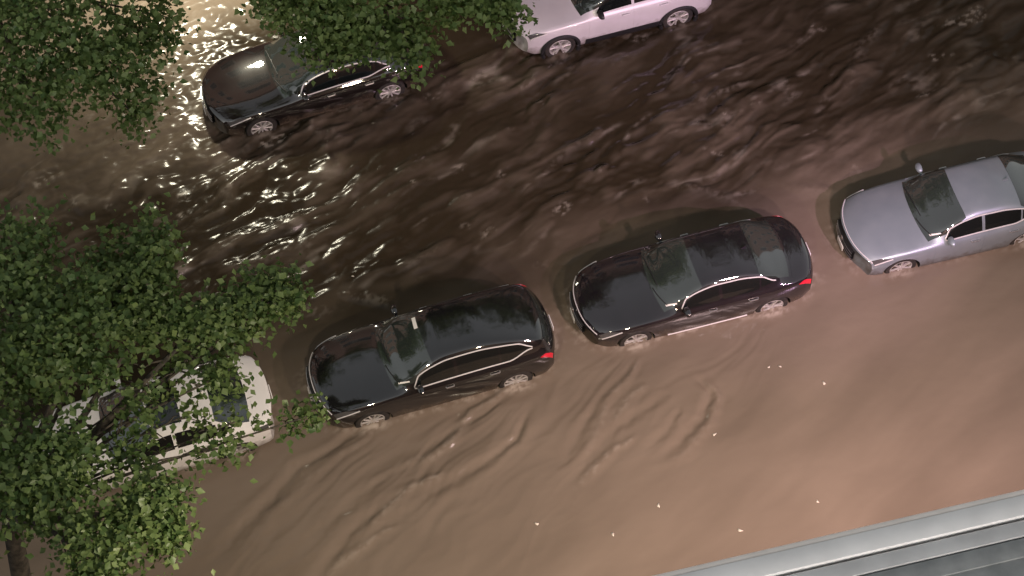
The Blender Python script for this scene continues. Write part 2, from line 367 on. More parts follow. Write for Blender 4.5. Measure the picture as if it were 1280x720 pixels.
    # wipers, fin, sunroof
    for y0,y1 in ((.50,-.08),(-.10,-.62)):
        pts=[]
        for k in range(6):
            y=y0+(y1-y0)*k/5; t=1-abs(y)/ (hw)*.42; t=t if y<0 else 2-t
            pts.append(S.off(np.array(wb+.03+.10*(k/5)*(1 if y0>0 else 1)),np.array(t),.016))
        MB().tube(pts,.009,6).build('wiper',BLKPL,root)
    fx=c['rw'][1]-.14; z=float(S.T(fx))
    MB().add([(fx-.09,-.02,z-.01),(fx-.09,.02,z-.01),(fx+.06,.02,z-.01),(fx+.06,-.02,z-.01),(fx+.05,-.006,z+.06),(fx+.05,.006,z+.06)],[(0,1,5,4),(1,2,5),(2,3,4,5),(3,0,4)]).build('antenna_fin',o.get('fin',pm),root)
    if o.get('sunroof'):
        a,b=o['sunroof']; qpatch(S,'sunroof',GLASS,root,[(a,.87),(a,1.13),(b,1.13),(b,.87)],8,14,.005)
    return root

def stretch(c,k,ka):
    for n in ('top','belt','wid','bow','bot'): c[n]=[(a*k,b) for a,b in c[n]]
    c['L']*=k; c['axles']=tuple(a*ka for a in c['axles'])
    for n in ('ws','rw','dlo','doors'): c[n]=tuple(a*k for a in c[n])
    return c
SUV=dict(L=4.62,hw=.93,r=.355,axles=(-1.43,1.43),tum=.42,
  top=[(-2.31,.74),(-2.26,.86),(-2.1,.94),(-1.7,1.02),(-1.2,1.08),(-.93,1.13),(-.60,1.31),(-.2,1.51),(.15,1.60),(.7,1.62),(1.25,1.56),(1.75,1.445),(2.02,1.34),(2.10,1.26),(2.2,1.08),(2.27,.98),(2.31,.84)],
  belt=[(-2.31,.70),(-2.2,.80),(-1.8,.91),(-1.0,1.00),(0,1.02),(1.2,1.06),(2.0,1.07),(2.2,1.0),(2.31,.82)],
  wid=[(-2.31,.80),(-2.2,.85),(-1.9,.90),(-1.4,.925),(0,.93),(1.4,.93),(1.9,.905),(2.2,.86),(2.31,.80)],
  bow=[(-2.31,.36),(-1.9,.25),(-1.0,.16),(-.2,.10),(.4,0),(1.5,-.06),(2.31,-.24)],
  bot=[(-2.31,.30),(-2.1,.20),(2.1,.22),(2.31,.36)],
  ws=(-.95,-.16),rw=(2.18,2.06),dlo=(-.62,1.80),bp=.28,bp2=1.20,doors=(-.86,.27,1.22),mir=-.55,grille=(.42,.76,.46),plate=.45)
SED=dict(L=4.86,hw=.925,r=.345,axles=(-1.43,1.43),tum=.46,
  top=[(-2.43,.66),(-2.38,.75),(-2.2,.83),(-1.7,.93),(-1.2,.99),(-.92,1.03),(-.55,1.20),(-.1,1.37),(.3,1.43),(.7,1.43),(1.1,1.38),(1.6,1.21),(1.95,1.09),(2.2,1.06),(2.36,1.0),(2.43,.86)],
  belt=[(-2.43,.62),(-2.3,.71),(-1.9,.82),(-1.0,.90),(0,.93),(1.2,.97),(1.9,.985),(2.25,.95),(2.43,.80)],
  wid=[(-2.43,.78),(-2.3,.84),(-1.9,.895),(-1.4,.92),(0,.925),(1.4,.925),(1.9,.895),(2.25,.84),(2.43,.77)],
  bow=[(-2.43,.40),(-1.9,.28),(-1.0,.17),(-.2,.10),(.4,0),(1.5,-.08),(2.43,-.26)],
  bot=[(-2.43,.28),(-2.2,.18),(2.2,.20),(2.43,.34)],
  ws=(-.93,-.06),rw=(1.84,1.16),dlo=(-.58,1.52),bp=.32,bp2=1.18,doors=(-.86,.31,1.24),mir=-.50,grille=(.38,.64,.42),plate=.40,trunk=True)
import copy
def variant(b,**k):
    c=copy.deepcopy(b); c.update(k); return c
RAV=variant(SUV,L=4.60,hw=.925,axles=(-1.345,1.345),r=.36,tum=.34,
  top=[(-2.30,.84),(-2.26,.95),(-2.1,1.01),(-1.7,1.06),(-1.2,1.11),(-.98,1.15),(-.60,1.36),(-.2,1.57),(.15,1.65),(.7,1.68),(1.25,1.67),(1.75,1.60),(2.0,1.52),(2.08,1.45),(2.2,1.15),(2.27,1.02),(2.30,.84)],
  belt=[(-2.30,.80),(-2.2,.90),(-1.8,.99),(-1.0,1.06),(0,1.09),(1.2,1.12),(2.0,1.14),(2.2,1.04),(2.30,.82)])
FARS=variant(SED,L=4.76,axles=(-1.42,1.42))
RSED=variant(SED,L=4.60,hw=.90,axles=(-1.35,1.35))
SUVL=stretch(copy.deepcopy(SUV),1.05,1.02)
make_car('parked_car','black crossover with chrome-outlined side windows, next car right of the white sedan',SUVL,P_BLACK,(.02,0,0),rad(.23),dict(spokes=10,split=False,nose_trim=(.52,1.48),toll=True,hl=.50,kick=.11))
make_car('parked_car','black sedan parked between the black crossover and the silver grey sedan',SED,P_PINKLIT,(5.48,.15,0),rad(-1.4),dict(spokes=5,trim='top',sill=True,kick=.09,nose_trim=(.52,1.48)))
make_car('parked_car','black sedan partly under the leafy crown across the water, lit by the street lamp',FARS,P_FARBLK,(-.42,7.49,.05),rad(2.2),dict(spokes=10,split=False,kick=.09,hl=.5,sticker=False))
make_car('parked_car','silver crossover with black wheel arches across the water',RAV,P_SILV,(6.19,7.56,.10),0,dict(spokes=5,clad=True,trim=None,mirror=BLKPL,handle=P_SILV,rails=BLKPL,sticker=False,hl=.40))
make_car('parked_car','silver grey sedan with a white front plate at the right end of the near row',RSED,P_GREY,(11.09,.12,0),rad(-2.4),dict(spokes=7,split=False,nose_trim=(.44,1.56)))
make_car('parked_car','white sedan with a dark sunroof seen through the leaves of the near tree',variant(SED,L=4.6),P_WHITE,(-5.52,.10,0),rad(.6),dict(spokes=7,split=False,sunroof=(-.02,.55),trim=None,handle=P_WHITE,fplate=False,tlm=CLEAR))

# ------------------------------------------------------------------ noise
_perm=rng.permutation(512); _perm=np.concatenate([_perm,_perm,_perm]); _ang=rng.uniform(0,2*np.pi,512)
def perlin(x,y,seed=0):
    xi=np.floor(x).astype(int); yi=np.floor(y).astype(int); xf=x-xi; yf=y-yi
    u=xf**3*(xf*(xf*6-15)+10); v=yf**3*(yf*(yf*6-15)+10)
    def g(ix,iy,dx,dy):
        a=_ang[_perm[(_perm[(ix+seed*17)%512]+iy)%512]]; return np.cos(a)*dx+np.sin(a)*dy
    n00=g(xi,yi,xf,yf);n10=g(xi+1,yi,xf-1,yf);n01=g(xi,yi+1,xf,yf-1);n11=g(xi+1,yi+1,xf-1,yf-1)
    return ((n00*(1-u)+n10*u)*(1-v)+(n01*(1-u)+n11*u)*v)*1.5
def fbm(x,y,o=3,seed=0):
    s=0;a=1;n=0
    for k in range(o): s=s+a*perlin(x*2**k,y*2**k,seed+k); n+=a; a*=.5
    return s/n

# ------------------------------------------------------------------ water
WAKES=[ # pixel track on the water, half width, height, foam
 ([(640,480),(620,497),(591,514),(565,549),(539,572),(502,580),(455,612)],.055,.040,.75),
 ([(668,500),(644,546),(607,578),(565,601),(523,627),(470,668)],.065,-.038,.0),
 ([(560,588),(539,599),(502,617),(473,648),(440,676)],.055,.036,.9),
 ([(510,610),(481,633),(439,664),(408,706),(380,740)],.070,-.040,.0),
 ([(455,535),(439,544),(403,570),(369,586),(340,622),(308,654),(277,690),(251,716)],.060,-.040,.0),
 ([(466,540),(446,556),(410,582),(380,604),(352,632),(322,666),(290,700)],.055,.026,.2),
 ([(490,590),(460,612),(429,638),(392,669),(350,705)],.065,-.024,.0),
 ([(500,655),(466,677),(429,701),(400,730)],.060,.034,.8),
 ([(745,505),(733,528),(706,575),(675,584)],.065,-.026,.0),
 ([(800,540),(772,560),(740,588),(712,615)],.050,.034,.85),
 ([(870,470),(889,491),(879,523),(842,560),(806,580)],.055,-.034,.0),
 ([(880,476),(899,495),(890,527),(852,566),(815,588)],.055,.032,.35),
 ([(800,445),(785,470),(760,500),(748,540),(720,590)],.055,.028,.45),
 ([(835,488),(827,497),(774,533),(733,575),(701,617)],.060,-.024,.0),
 ([(812,482),(790,492),(778,510),(760,530)],.060,.028,.6),
 ([(850,505),(836,540),(800,570)],.050,-.026,.0),
 ([(700,470),(690,505),(640,560),(600,620)],.070,.016,.0),
 ([(420,366),(450,372),(480,376),(498,384)],.075,.045,.9),
 ([(330,400),(380,372),(430,368)],.06,.02,.1),
 ([(845,232),(880,238),(915,247),(940,262)],.085,.045,.55),
 ([(945,98),(915,108),(885,121),(840,140)],.055,.045,.75),
 ([(760,160),(720,180),(690,205),(660,240)],.06,.045,.35),
 ([(1050,240),(1030,236),(1000,236),(960,232)],.09,.030,.2),
 ([(700,330),(712,320),(740,300),(790,290)],.07,.02,.1),
 ([(1100,30),(1090,45),(1076,55),(1070,75),(1060,88)],.10,.055,.5),
 ([(320,150),(318,170),(300,195),(270,215)],.06,.04,.5),
 ([(975,470),(1010,520),(1000,580),(960,640)],.12,-.010,.0),
]
def axis(a,b,lo,hi,fine,coarse_max):
    xs=list(np.arange(a,b,fine)); s=fine; x=a
    left=[];
    while x>lo: s=min(s*1.25,coarse_max); x-=s; left.append(x)
    s=fine; x=xs[-1]; right=[]
    while x<hi: s=min(s*1.25,coarse_max); x+=s; right.append(x)
    return np.array(left[::-1]+xs+right)
WX=axis(-10.5,16.0,-160,160,.036,12); WY=axis(-8.4,12.4,-40,60,.036,6)
X,Y=np.meshgrid(WX,WY,indexing='ij')
def band(y,a,b,c,d): return sstep(y,a,b)*(1-sstep(y,c,d))
wx=X+.35*fbm(X*.5,Y*.5,2,3); wy=Y+.30*fbm(X*.5+9,Y*.5,2,5)
rap=band(Y+.6*fbm(X*.3,Y*.3,2,8),1.5,3.0,6.6,7.9)
rap=rap*(.55+.45*sstep(fbm(X*.22+3,Y*.35,2,11),-.25,.25))
# the sedan's and crossover's far sides drag a smoother shear zone
glit=sstep(-X+.25*Y,-1.0,2.6)*sstep(Y,2.6,5.0)
# upper left chop under the street lamp
fa=wx*.95+wy*.31; fp=-wx*.31+wy*.95                       # along and across the current
n1=np.abs(fbm(fa*.62,fp*1.15,2,21)); n2=np.abs(fbm(fa*1.25+4,fp*2.4,2,31)); n3=fbm(fa*1.9,fp*3.6,2,41)
st=fbm(fa*.32,fp*1.9,3,51)
n4=fbm(fa*.75+2,fp*4.6,2,57)
H=rap*(.15*(n1-.18)+.055*(n2-.16)+.018*n3+.085*st+.030*n4+.034*(np.abs(fbm(fa*2.3,fp*4.4,2,59))-.16))
H+=glit*(.28+.62*sstep(Y,4.6,7.4))*(.030*np.abs(fbm(X*1.9+.5*Y,Y*3.4,2,61))+.014*fbm(X*4.2,Y*6.5,2,71))*1.6
near=1-sstep(Y,-1.0,2.0)
sw=sstep(X-.6*Y,-6,5)
H+=near*(.014*fbm(X*.7+.35*Y,Y*1.5-.3*X,3,81)*(1-.5*sw)+.0035*fbm(X*3+Y,Y*5,2,91))
H+=(1-near)*(.008*fbm(X*1.4,Y*2.4,3,95)+.004*fbm(X*4.4,Y*7,2,97))
da=-.86*X-.51*Y; dp=.51*X-.86*Y
def fan(x0,y0,spread,seed,amp,ln):
    ux=-(X-x0)*.86-(Y-y0)*.51; up=(X-x0)*.51-(Y-y0)*.86
    wid=.35+spread*np.maximum(ux,0); env=sstep(ux,-.1,.7)*np.exp(-np.maximum(ux,0)/ln)*np.exp(-(up/wid)**2)
    q=up/(.55+.22*np.maximum(ux,0))+.35*fbm(X*.6,Y*.6,2,seed)
    return amp*env*(1-2.2*np.abs(fbm(ux*.28+seed,q*3.1,2,seed+3)))
for a_ in ((1.5,-1.05,.16,161,.050,6.0),(-1.4,-1.1,.12,167,.030,5.4),(4.0,-1.0,.26,173,.042,3.6),(6.9,-1.0,.20,179,.020,3.9),(.2,-1.3,.20,181,.022,6.0)): H+=near*fan(*a_)
foam=np.zeros_like(H)
def seg_dist(px,py,a,b):
    d=b-a; L=d@d; t=np.clip(((px-a[0])*d[0]+(py-a[1])*d[1])/L,0,1)
    return np.hypot(px-a[0]-t*d[0],py-a[1]-t*d[1]),t
fx=X+.07*fbm(X*1.3,Y*1.3,2,101)+.04*fbm(X*5,Y*5,2,104); fy=Y+.055*fbm(X*1.3+7,Y*1.3,2,107)+.035*fbm(X*5,Y*5+4,2,109)
speck=fbm(X*7,Y*9,3,121); speck2=fbm(X*2.2,Y*3.2,2,131)
for px,w,hh,fo in WAKES:
    P=np.array([at(a,b,WL)[:2] for a,b in px]); n=len(P)-1
    lo_=P.min(0)-1;hi_=P.max(0)+1
    ix=np.where((WX>lo_[0])&(WX<hi_[0]))[0]; iy=np.where((WY>lo_[1])&(WY<hi_[1]))[0]; sl=(slice(ix[0],ix[-1]+1),slice(iy[0],iy[-1]+1))
    D=np.full(fx[sl].shape,9.);S_=np.zeros_like(D)
    for i in range(n):
        d,t=seg_dist(fx[sl],fy[sl],P[i],P[i+1]); k=d<D; D=np.where(k,d,D); S_=np.where(k,(i+t)/n,S_)
    fade=np.clip(np.minimum(S_/.15,(1-S_)/.35),0,1); w2=w*(.8+.9*S_)*(1+.15*speck2[sl])
    w2=w2*1.25; H[sl]+=(.70 if hh>0 else .92)*hh*fade*(np.exp(-(D/w2)**2)-.45*np.exp(-((D-2.0*w2)/(1.2*w2))**2))
    if fo: foam[sl]=np.maximum(foam[sl],.26*fo*fade*np.exp(-(D/(w2*.75))**2)*sstep(speck[sl]+.35*speck2[sl],-.22,.30))
# collars of froth round the half drowned wheels and against the hulls
for cx,cy,th,L,hwid,fr,amp in ((.02,0,.0023,4.85,.93,(-1.46,1.46),1.),(5.48,.15,-.0248,4.86,.925,(-1.43,1.43),1.),(-.42,7.49,.038,4.76,.925,(-1.42,1.42),.35),(6.19,7.56,0,4.6,.925,(-1.345,1.345),.25),(11.09,.12,-.043,4.6,.90,(-1.35,1.35),.6),(-5.52,.1,.01,4.6,.92,(-1.43,1.43),.5)):
    lx=(X-cx)*math.cos(th)+(Y-cy)*math.sin(th); ly=-(X-cx)*math.sin(th)+(Y-cy)*math.cos(th)
    q=(np.abs(lx)/(L/2-.03))**4+(np.abs(ly)/(hwid-.02))**4; dd=(q**.25-1)*hwid
    coll=np.exp(-(np.clip(dd,0,9)/.09)**2)*(dd>-.2)
    H+=.014*amp*coll*(1+speck2); foam=np.maximum(foam,.42*amp*coll*sstep(speck+.5*speck2,-.15,.4))
    bow=np.exp(-((lx-L/2-.15)/.28)**2-(ly/.9)**2); H+=.04*amp*bow
    for a in fr:
        b=np.exp(-((lx-a)/.30)**2-((ly+hwid+.03)/.10)**2); foam=np.maximum(foam,.85*amp*b*sstep(speck,-.4,.25)); H+=.02*amp*b*(1+speck)
crest=rap*sstep(H,.03,.13)*sstep(speck+.7*speck2,-.15,.55)
foam=np.maximum(foam,.55*crest)
foam=np.maximum(foam,rap*.8*sstep(fbm(wx*.9,wy*1.3,2,141),.42,.62)*sstep(speck,-.1,.35))
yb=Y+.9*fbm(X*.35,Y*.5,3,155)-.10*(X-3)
silt_glare=1-sstep(yb,-.6,3.2)                                   # thick mud on the near side, thinner brown water mid street
lines=rap*np.clip(1-np.abs(fbm(fa*.30+5,fp*1.35,3,145))*9,0,1)*sstep(fbm(fa*.7,fp*1.2,2,147),-.05,.4)
foam=np.maximum(foam,.42*lines*sstep(speck2+.4*speck,-.35,.35))
silt_glare=np.clip(.86*silt_glare+.26*fbm(fa*.30,fp*1.0,4,151)+.10*near*fbm(da*.35+.3*fbm(X*.5,Y*.5,2,163),dp*1.6,3,152)+rap*.30*sstep(.8*n1+.5*n2+.6*st+.5*n4,.12,.62)+.45*sstep(-X+.3*fbm(X,Y,2,159),2.0,3.0)*sstep(Y,5.2,7.5)+.85*sstep(Y+.3*fbm(X,Y,2,157),8.9,10.2)*sstep(-X,.3,1.4),0,1)  # silt streaks, plus street lamp glare painted pale at the far left
nx,ny=X.shape
V=np.stack([X,Y,WL+H],-1).reshape(-1,3).astype(np.float32)
me=bpy.data.meshes.new('flood_water'); idx=np.arange(nx*ny,dtype=np.int32).reshape(nx,ny)
q=np.stack([idx[:-1,:-1],idx[1:,:-1],idx[1:,1:],idx[:-1,1:]],-1).reshape(-1,4)
me.vertices.add(len(V)); me.vertices.foreach_set('co',V.ravel()); me.loops.add(q.size); me.loops.foreach_set('vertex_index',q.ravel())
me.polygons.add(len(q)); me.polygons.foreach_set('loop_start',np.arange(0,q.size,4,dtype=np.int32)); me.polygons.foreach_set('use_smooth',np.ones(len(q),bool))
me.update(calc_edges=True)
for nm,arr in (('foam',foam),('silt_glare',silt_glare),('rapid',rap)):
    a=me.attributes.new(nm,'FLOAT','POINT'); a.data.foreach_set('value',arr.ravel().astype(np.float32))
WM=mat('muddy_water',(.2,.15,.1),.14,0,IOR=1.33)
nt=WM.node_tree;N=nt.nodes;Lk=nt.links;b=N['Principled BSDF']
def attr(n): a=N.new('ShaderNodeAttribute'); a.attribute_name=n; return a
def mixc(f,c1,c2):
    m=N.new('ShaderNodeMix'); m.data_type='RGBA'
    if hasattr(f,'node'): Lk.new(f,m.inputs[0])
    else: m.inputs[0].default_value=f
    for i,c in ((6,c1),(7,c2)):
        if hasattr(c,'node'): Lk.new(c,m.inputs[i])
        else: m.inputs[i].default_value=(*c,1)
    return m.outputs[2]
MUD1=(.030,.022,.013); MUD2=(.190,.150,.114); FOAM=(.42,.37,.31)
base=mixc(attr('silt_glare').outputs['Fac'],MUD1,MUD2)
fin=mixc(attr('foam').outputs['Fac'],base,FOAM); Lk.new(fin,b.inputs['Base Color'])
mr=N.new('ShaderNodeMapRange'); mr.inputs['To Min'].default_value=.20; mr.inputs['To Max'].default_value=.5
Lk.new(attr('foam').outputs['Fac'],mr.inputs['Value']); Lk.new(mr.outputs['Result'],b.inputs['Roughness'])
tc=N.new('ShaderNodeTexCoord'); mp=N.new('ShaderNodeMapping'); mp.inputs['Scale'].default_value=(1,1.5,1); Lk.new(tc.outputs['Object'],mp.inputs['Vector'])
nz=N.new('ShaderNodeTexNoise'); nz.inputs['Scale'].default_value=9; nz.inputs['Detail'].default_value=3; nz.inputs['Distortion'].default_value=.6; Lk.new(mp.outputs['Vector'],nz.inputs['Vector'])
bp=N.new('ShaderNodeBump'); bp.inputs['Distance'].default_value=.02
mr2=N.new('ShaderNodeMapRange'); mr2.inputs['To Min'].default_value=.09; mr2.inputs['To Max'].default_value=.16; Lk.new(attr('rapid').outputs['Fac'],mr2.inputs['Value']); Lk.new(mr2.outputs['Result'],bp.inputs['Strength'])
Lk.new(nz.outputs['Fac'],bp.inputs['Height']); Lk.new(bp.outputs['Normal'],b.inputs['Normal'])
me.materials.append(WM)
wo=bpy.data.objects.new('flood_water',me); COL.objects.link(wo); tag(wo,kind='structure')
GR=noise_col(mat('asphalt',(.05,.05,.05),.8),(.04,.04,.04),(.06,.06,.058),3)
tag(mobj('ground',[(-600,-600,-.1),(600,-600,-.1),(600,600,-.1),(-600,600,-.1)],[(0,1,2,3)],GR,smooth=False),kind='structure')

# floating scraps
LIT=mat('pale_scrap',(.72,.66,.56),.6)
for i,(a,b_) in enumerate([(975,458),(1030,479),(893,543),(1022,627),(925,663),(766,668),(441,345),(961,459),(671,655),(823,632)]):
    p=at(a,b_,WL); s=rng.uniform(.020,.036); an=rng.uniform(0,3)
    ix=np.searchsorted(WX,p[0]);iy=np.searchsorted(WY,p[1]); z=WL+H[ix,iy]+.006
    Vv=[];n=9
    for k in range(n):
        t=2*math.pi*k/n; rr=s*(1+.3*math.sin(3*t+i)); x_=1.5*rr*math.cos(t);y_=.8*rr*math.sin(t); Vv.append((x_*math.cos(an)-y_*math.sin(an),x_*math.sin(an)+y_*math.cos(an),.006*math.cos(2*t)))
    Vb=[(v[0]*.9,v[1]*.9,v[2]-.008) for v in Vv]
    Fc=[tuple(range(n)),tuple(range(2*n-1,n-1,-1))]+[(k,n+k,n+(k+1)%n,(k+1)%n) for k in range(n)]
    o=mobj('floating_scrap',Vv+Vb,Fc,LIT); o.location=(p[0],p[1],z); tag(o,'small pale scrap of litter floating on the brown flood water','litter','scraps floating on the flood water')

# ------------------------------------------------------------------ trees
BARK=noise_col(mat('bark',(.06,.05,.04),.9),(.035,.03,.024),(.10,.085,.065),7,bump=.5)
def leaf_mat(name,c1,c2):
    m=bpy.data.materials.new(name); m.use_nodes=True; nt=m.node_tree;N=nt.nodes;L=nt.links; N.clear()
    out=N.new('ShaderNodeOutputMaterial'); at_=N.new('ShaderNodeAttribute'); at_.attribute_name='tint'
    mx=N.new('ShaderNodeMix'); mx.data_type='RGBA'; mx.inputs[6].default_value=(*c1,1); mx.inputs[7].default_value=(*c2,1); L.new(at_.outputs['Fac'],mx.inputs[0])
    p=N.new('ShaderNodeBsdfPrincipled'); p.inputs['Roughness'].default_value=.42; p.inputs['Specular IOR Level'].default_value=.35; L.new(mx.outputs[2],p.inputs['Base Color'])
    t=N.new('ShaderNodeBsdfTranslucent'); hs=N.new('ShaderNodeHueSaturation'); hs.inputs['Saturation'].default_value=1.15; hs.inputs['Value'].default_value=1.2; L.new(mx.outputs[2],hs.inputs['Color']); L.new(hs.outputs['Color'],t.inputs['Color'])
    ms=N.new('ShaderNodeMixShader'); ms.inputs[0].default_value=.35; L.new(p.outputs[0],ms.inputs[1]); L.new(t.outputs[0],ms.inputs[2]); L.new(ms.outputs[0],out.inputs[0])
    return m
LEAF=leaf_mat('leaves',(.050,.098,.028),(.185,.245,.085))
def crown(name,lobes,size,parent,seed,mt=LEAF):
    """lobes: (cx,cy,cz, rx,ry,rz, leaves). Leaves hang in small sprays through each lobe."""
    r=np.random.default_rng(seed); C=[];Tn=[]
    for (cx,cy,cz,rx,ry,rz,n) in lobes:
        ncl=max(6,n//16)
        d=r.normal(size=(ncl,3)); d/=np.linalg.norm(d,axis=1,keepdims=True); rr=r.uniform(.25,1,(ncl,1))**.6
        wob=1+.28*np.sin(d[:,:1]*5+seed)*np.cos(d[:,1:2]*6+cx)+.18*np.sin(d[:,2:3]*9+cy)
        c=np.array([cx,cy,cz])+d*rr*wob*np.array([rx,ry,rz])
        k=r.integers(8,26,ncl); k=(k*n*.72/k.sum()).astype(int)+1
        spray=np.repeat(c,k,0); sp=r.normal(size=spray.shape)*np.array([.17,.17,.10])*(.7+.6*r.random((len(spray),1)))
        C.append(spray+sp); Tn.append(np.repeat(r.uniform(0,1,ncl),k)*.65+r.uniform(0,.35,len(spray)))
    C=np.concatenate(C);Tn=np.concatenate(Tn);n=len(C)
    ax=r.normal(size=(n,3))*np.array([1,1,.55])+np.array([0,0,-.25]); ax/=np.linalg.norm(ax,axis=1,keepdims=True)
    up=r.normal(size=(n,3))*.55+np.array([0,-.15,1]); sd=np.cross(ax,up); sd/=np.linalg.norm(sd,axis=1,keepdims=True)+1e-9; nn=np.cross(sd,ax)
    L=size*r.uniform(.45,1.3,(n,1)); W=L*r.uniform(.30,.42,(n,1)); fold=W*.35
    v0=C; v1=C+ax*L*.42+sd*W+nn*fold; v2=C+ax*L-nn*L*.12; v3=C+ax*L*.42-sd*W+nn*fold; v4=C+ax*L*.5
    V=np.stack([v0,v1,v2,v3,v4],1).reshape(-1,3).astype(np.float32)
    b=np.arange(n,dtype=np.int32)[:,None]*5
    q=np.concatenate([b+np.array([[0,1,2,4]]),b+np.array([[0,4,2,3]])],1).reshape(-1,4).astype(np.int32)
    me=bpy.data.meshes.new(name); me.vertices.add(len(V)); me.vertices.foreach_set('co',V.ravel()); me.loops.add(q.size); me.loops.foreach_set('vertex_index',q.ravel())
    me.polygons.add(len(q)); me.polygons.foreach_set('loop_start',np.arange(0,q.size,4,dtype=np.int32)); me.update(calc_edges=True)
    a=me.attributes.new('tint','FLOAT','POINT'); a.data.foreach_set('value',np.repeat(Tn,5).astype(np.float32))
    me.materials.append(mt); o=bpy.data.objects.new(name,me); COL.objects.link(o); o.parent=parent; return o
def tree(label,base,lobes,size,seed,trunk_h=3.6,tr=.2):
    root=empty('street_tree',base); tag(root,label,'tree','trees along the flooded street')
    rel=[(a-base[0],b-base[1],c-base[2],*k) for a,b,c,*k in lobes]
    r=random.Random(seed); t=MB()
    fork=Vector((rel[0][0]*.12,rel[0][1]*.12,trunk_h))
    t.tube([(0,0,-.1),(.0,0,.4),(fork.x*.5,fork.y*.5,trunk_h*.5),fork],[tr*1.4,tr*1.05,tr*.9,tr*.8],12)
    for l in rel:
        e=Vector(l[:3]); m=fork.lerp(e,.5)+Vector((r.uniform(-.25,.25),r.uniform(-.25,.25),.35)); q=e+ (e-m)*.05
        t.tube([fork,fork.lerp(m,.5)+Vector((0,0,.1)),m,e,q],[v*min(1,.25+l[6]/1600) for v in (tr*.6,tr*.45,tr*.32,tr*.17,.015)],7)
        for k in range(7):
            s=m.lerp(e,r.uniform(.1,1)); d=Vector((r.uniform(-.7,.7)*l[3],r.uniform(-.7,.7)*l[4],r.uniform(-.6,.3)*l[5])); t.tube([s,s+d*.5+Vector((0,0,.08)),s+d*.95],[.022,.014,.005],5)
    t.build('trunk',BARK,root); crown('crown',rel,size,root,seed); return root
def lob(px,py,z,rx,ry,rz,n): p=at(px,py,z); return (p[0],p[1],p[2],rx,ry,rz,n)
tree('leafy tree whose sparse sprays of leaves cover the white sedan',(-8.6,-3.0,0),[
  lob(160,350,6.2,.85,.9,.55,2600), lob(195,300,6.4,.30,.45,.30,420), lob(185,400,6.2,.62,.36,.4,1100), lob(255,400,6.0,.65,.36,.35,1500), lob(330,372,5.9,.62,.38,.32,1500), lob(290,418,5.6,.60,.20,.3,450), lob(360,360,6.0,.22,.30,.2,250),
  lob(275,470,5.6,.36,.40,.3,420), lob(175,505,5.8,.36,.46,.35,230), lob(230,520,5.2,.9,.35,.3,150), lob(215,465,5.4,.5,.25,.3,130), lob(300,525,5.2,.55,.18,.25,90), lob(380,522,5.0,.45,.16,.2,260), lob(270,562,5.2,.60,.16,.2,240), lob(165,570,5.6,.40,.36,.35,330),
  lob(185,640,6.0,.62,.60,.45,1700), lob(215,665,5.8,.30,.32,.3,420), lob(120,700,6.2,.8,.7,.5,1700), lob(60,600,6.5,1.1,1.0,.7,3600), lob(70,420,6.8,1.2,1.2,.8,4600), lob(20,320,7.,.9,.9,.7,2200), lob(-60,500,7,1.4,1.6,1,3500)],.135,3)
tree('tree with lamp-lit leaves hanging over the black sedan across the water',(1.0,10.4,0),[
  lob(400,20,6.2,.8,.6,.5,1500), lob(450,45,6.0,.75,.42,.4,1300), lob(505,45,6.0,.55,.62,.4,1100), lob(512,88,5.7,.18,.22,.2,90), lob(395,70,5.9,.35,.25,.25,260), lob(545,15,6.2,.4,.35,.35,500), lob(350,5,6.6,.5,.4,.4,600), lob(620,5,6.4,.5,.32,.35,800), lob(640,25,6.2,.22,.25,.2,180), lob(585,-5,6.5,.45,.4,.4,600),
  lob(450,-40,7.2,1.5,1.2,.8,3400),(.5,7.6,11.0,3.4,3.4,2.4,11000),(1.2,9.5,13.2,2.6,2.4,1.7,6000),(-1.2,8.8,11.5,2,2,1.8,3500),(3.2,9,11.2,2,2,1.6,3500)],.135,11,4.6,.24)
tree('dim leafy tree at the far left corner beside the lamp-lit water',(-7.4,9.6,0),[
  lob(180,40,6.3,.50,.6,.5,650), lob(203,20,6.5,.26,.5,.4,260), lob(178,110,6.0,.30,.36,.35,330), lob(165,140,5.9,.30,.30,.3,300), lob(110,70,6.6,1.0,.9,.7,1700), lob(40,120,6.6,1.0,.9,.7,1500), lob(60,10,7.2,1.4,1.2,.9,3000), lob(-40,60,7.4,1.3,1.3,1,2500),(-6.6,7.4,11.0,3.0,3.2,2.2,8000),(-6.6,8.8,12.8,2.0,2.0,1.5,3500)],.135,23,4.4,.22)

tree('big leafy street tree beyond the silver crossover',(8.2,11.2,0),[(8.0,8.2,11.6,3.2,3.2,2.4,9000),(9.4,9.4,13.6,2.4,2.4,1.6,4500),(6.2,9.0,12.4,2,2.2,1.7,3500),(10.6,8.4,11.6,2.2,2.4,1.9,4500)],.15,31,5.2,.26)
tree('big leafy street tree beyond the right end of the street',(16.2,10.6,0),[(15.6,8.2,11.4,3.6,3.4,2.5,9000),(17.4,9.4,13.2,2.6,2.6,1.8,4500),(13.4,8.6,12.0,2.0,2.2,1.7,3500)],.15,37,5.2,.26)

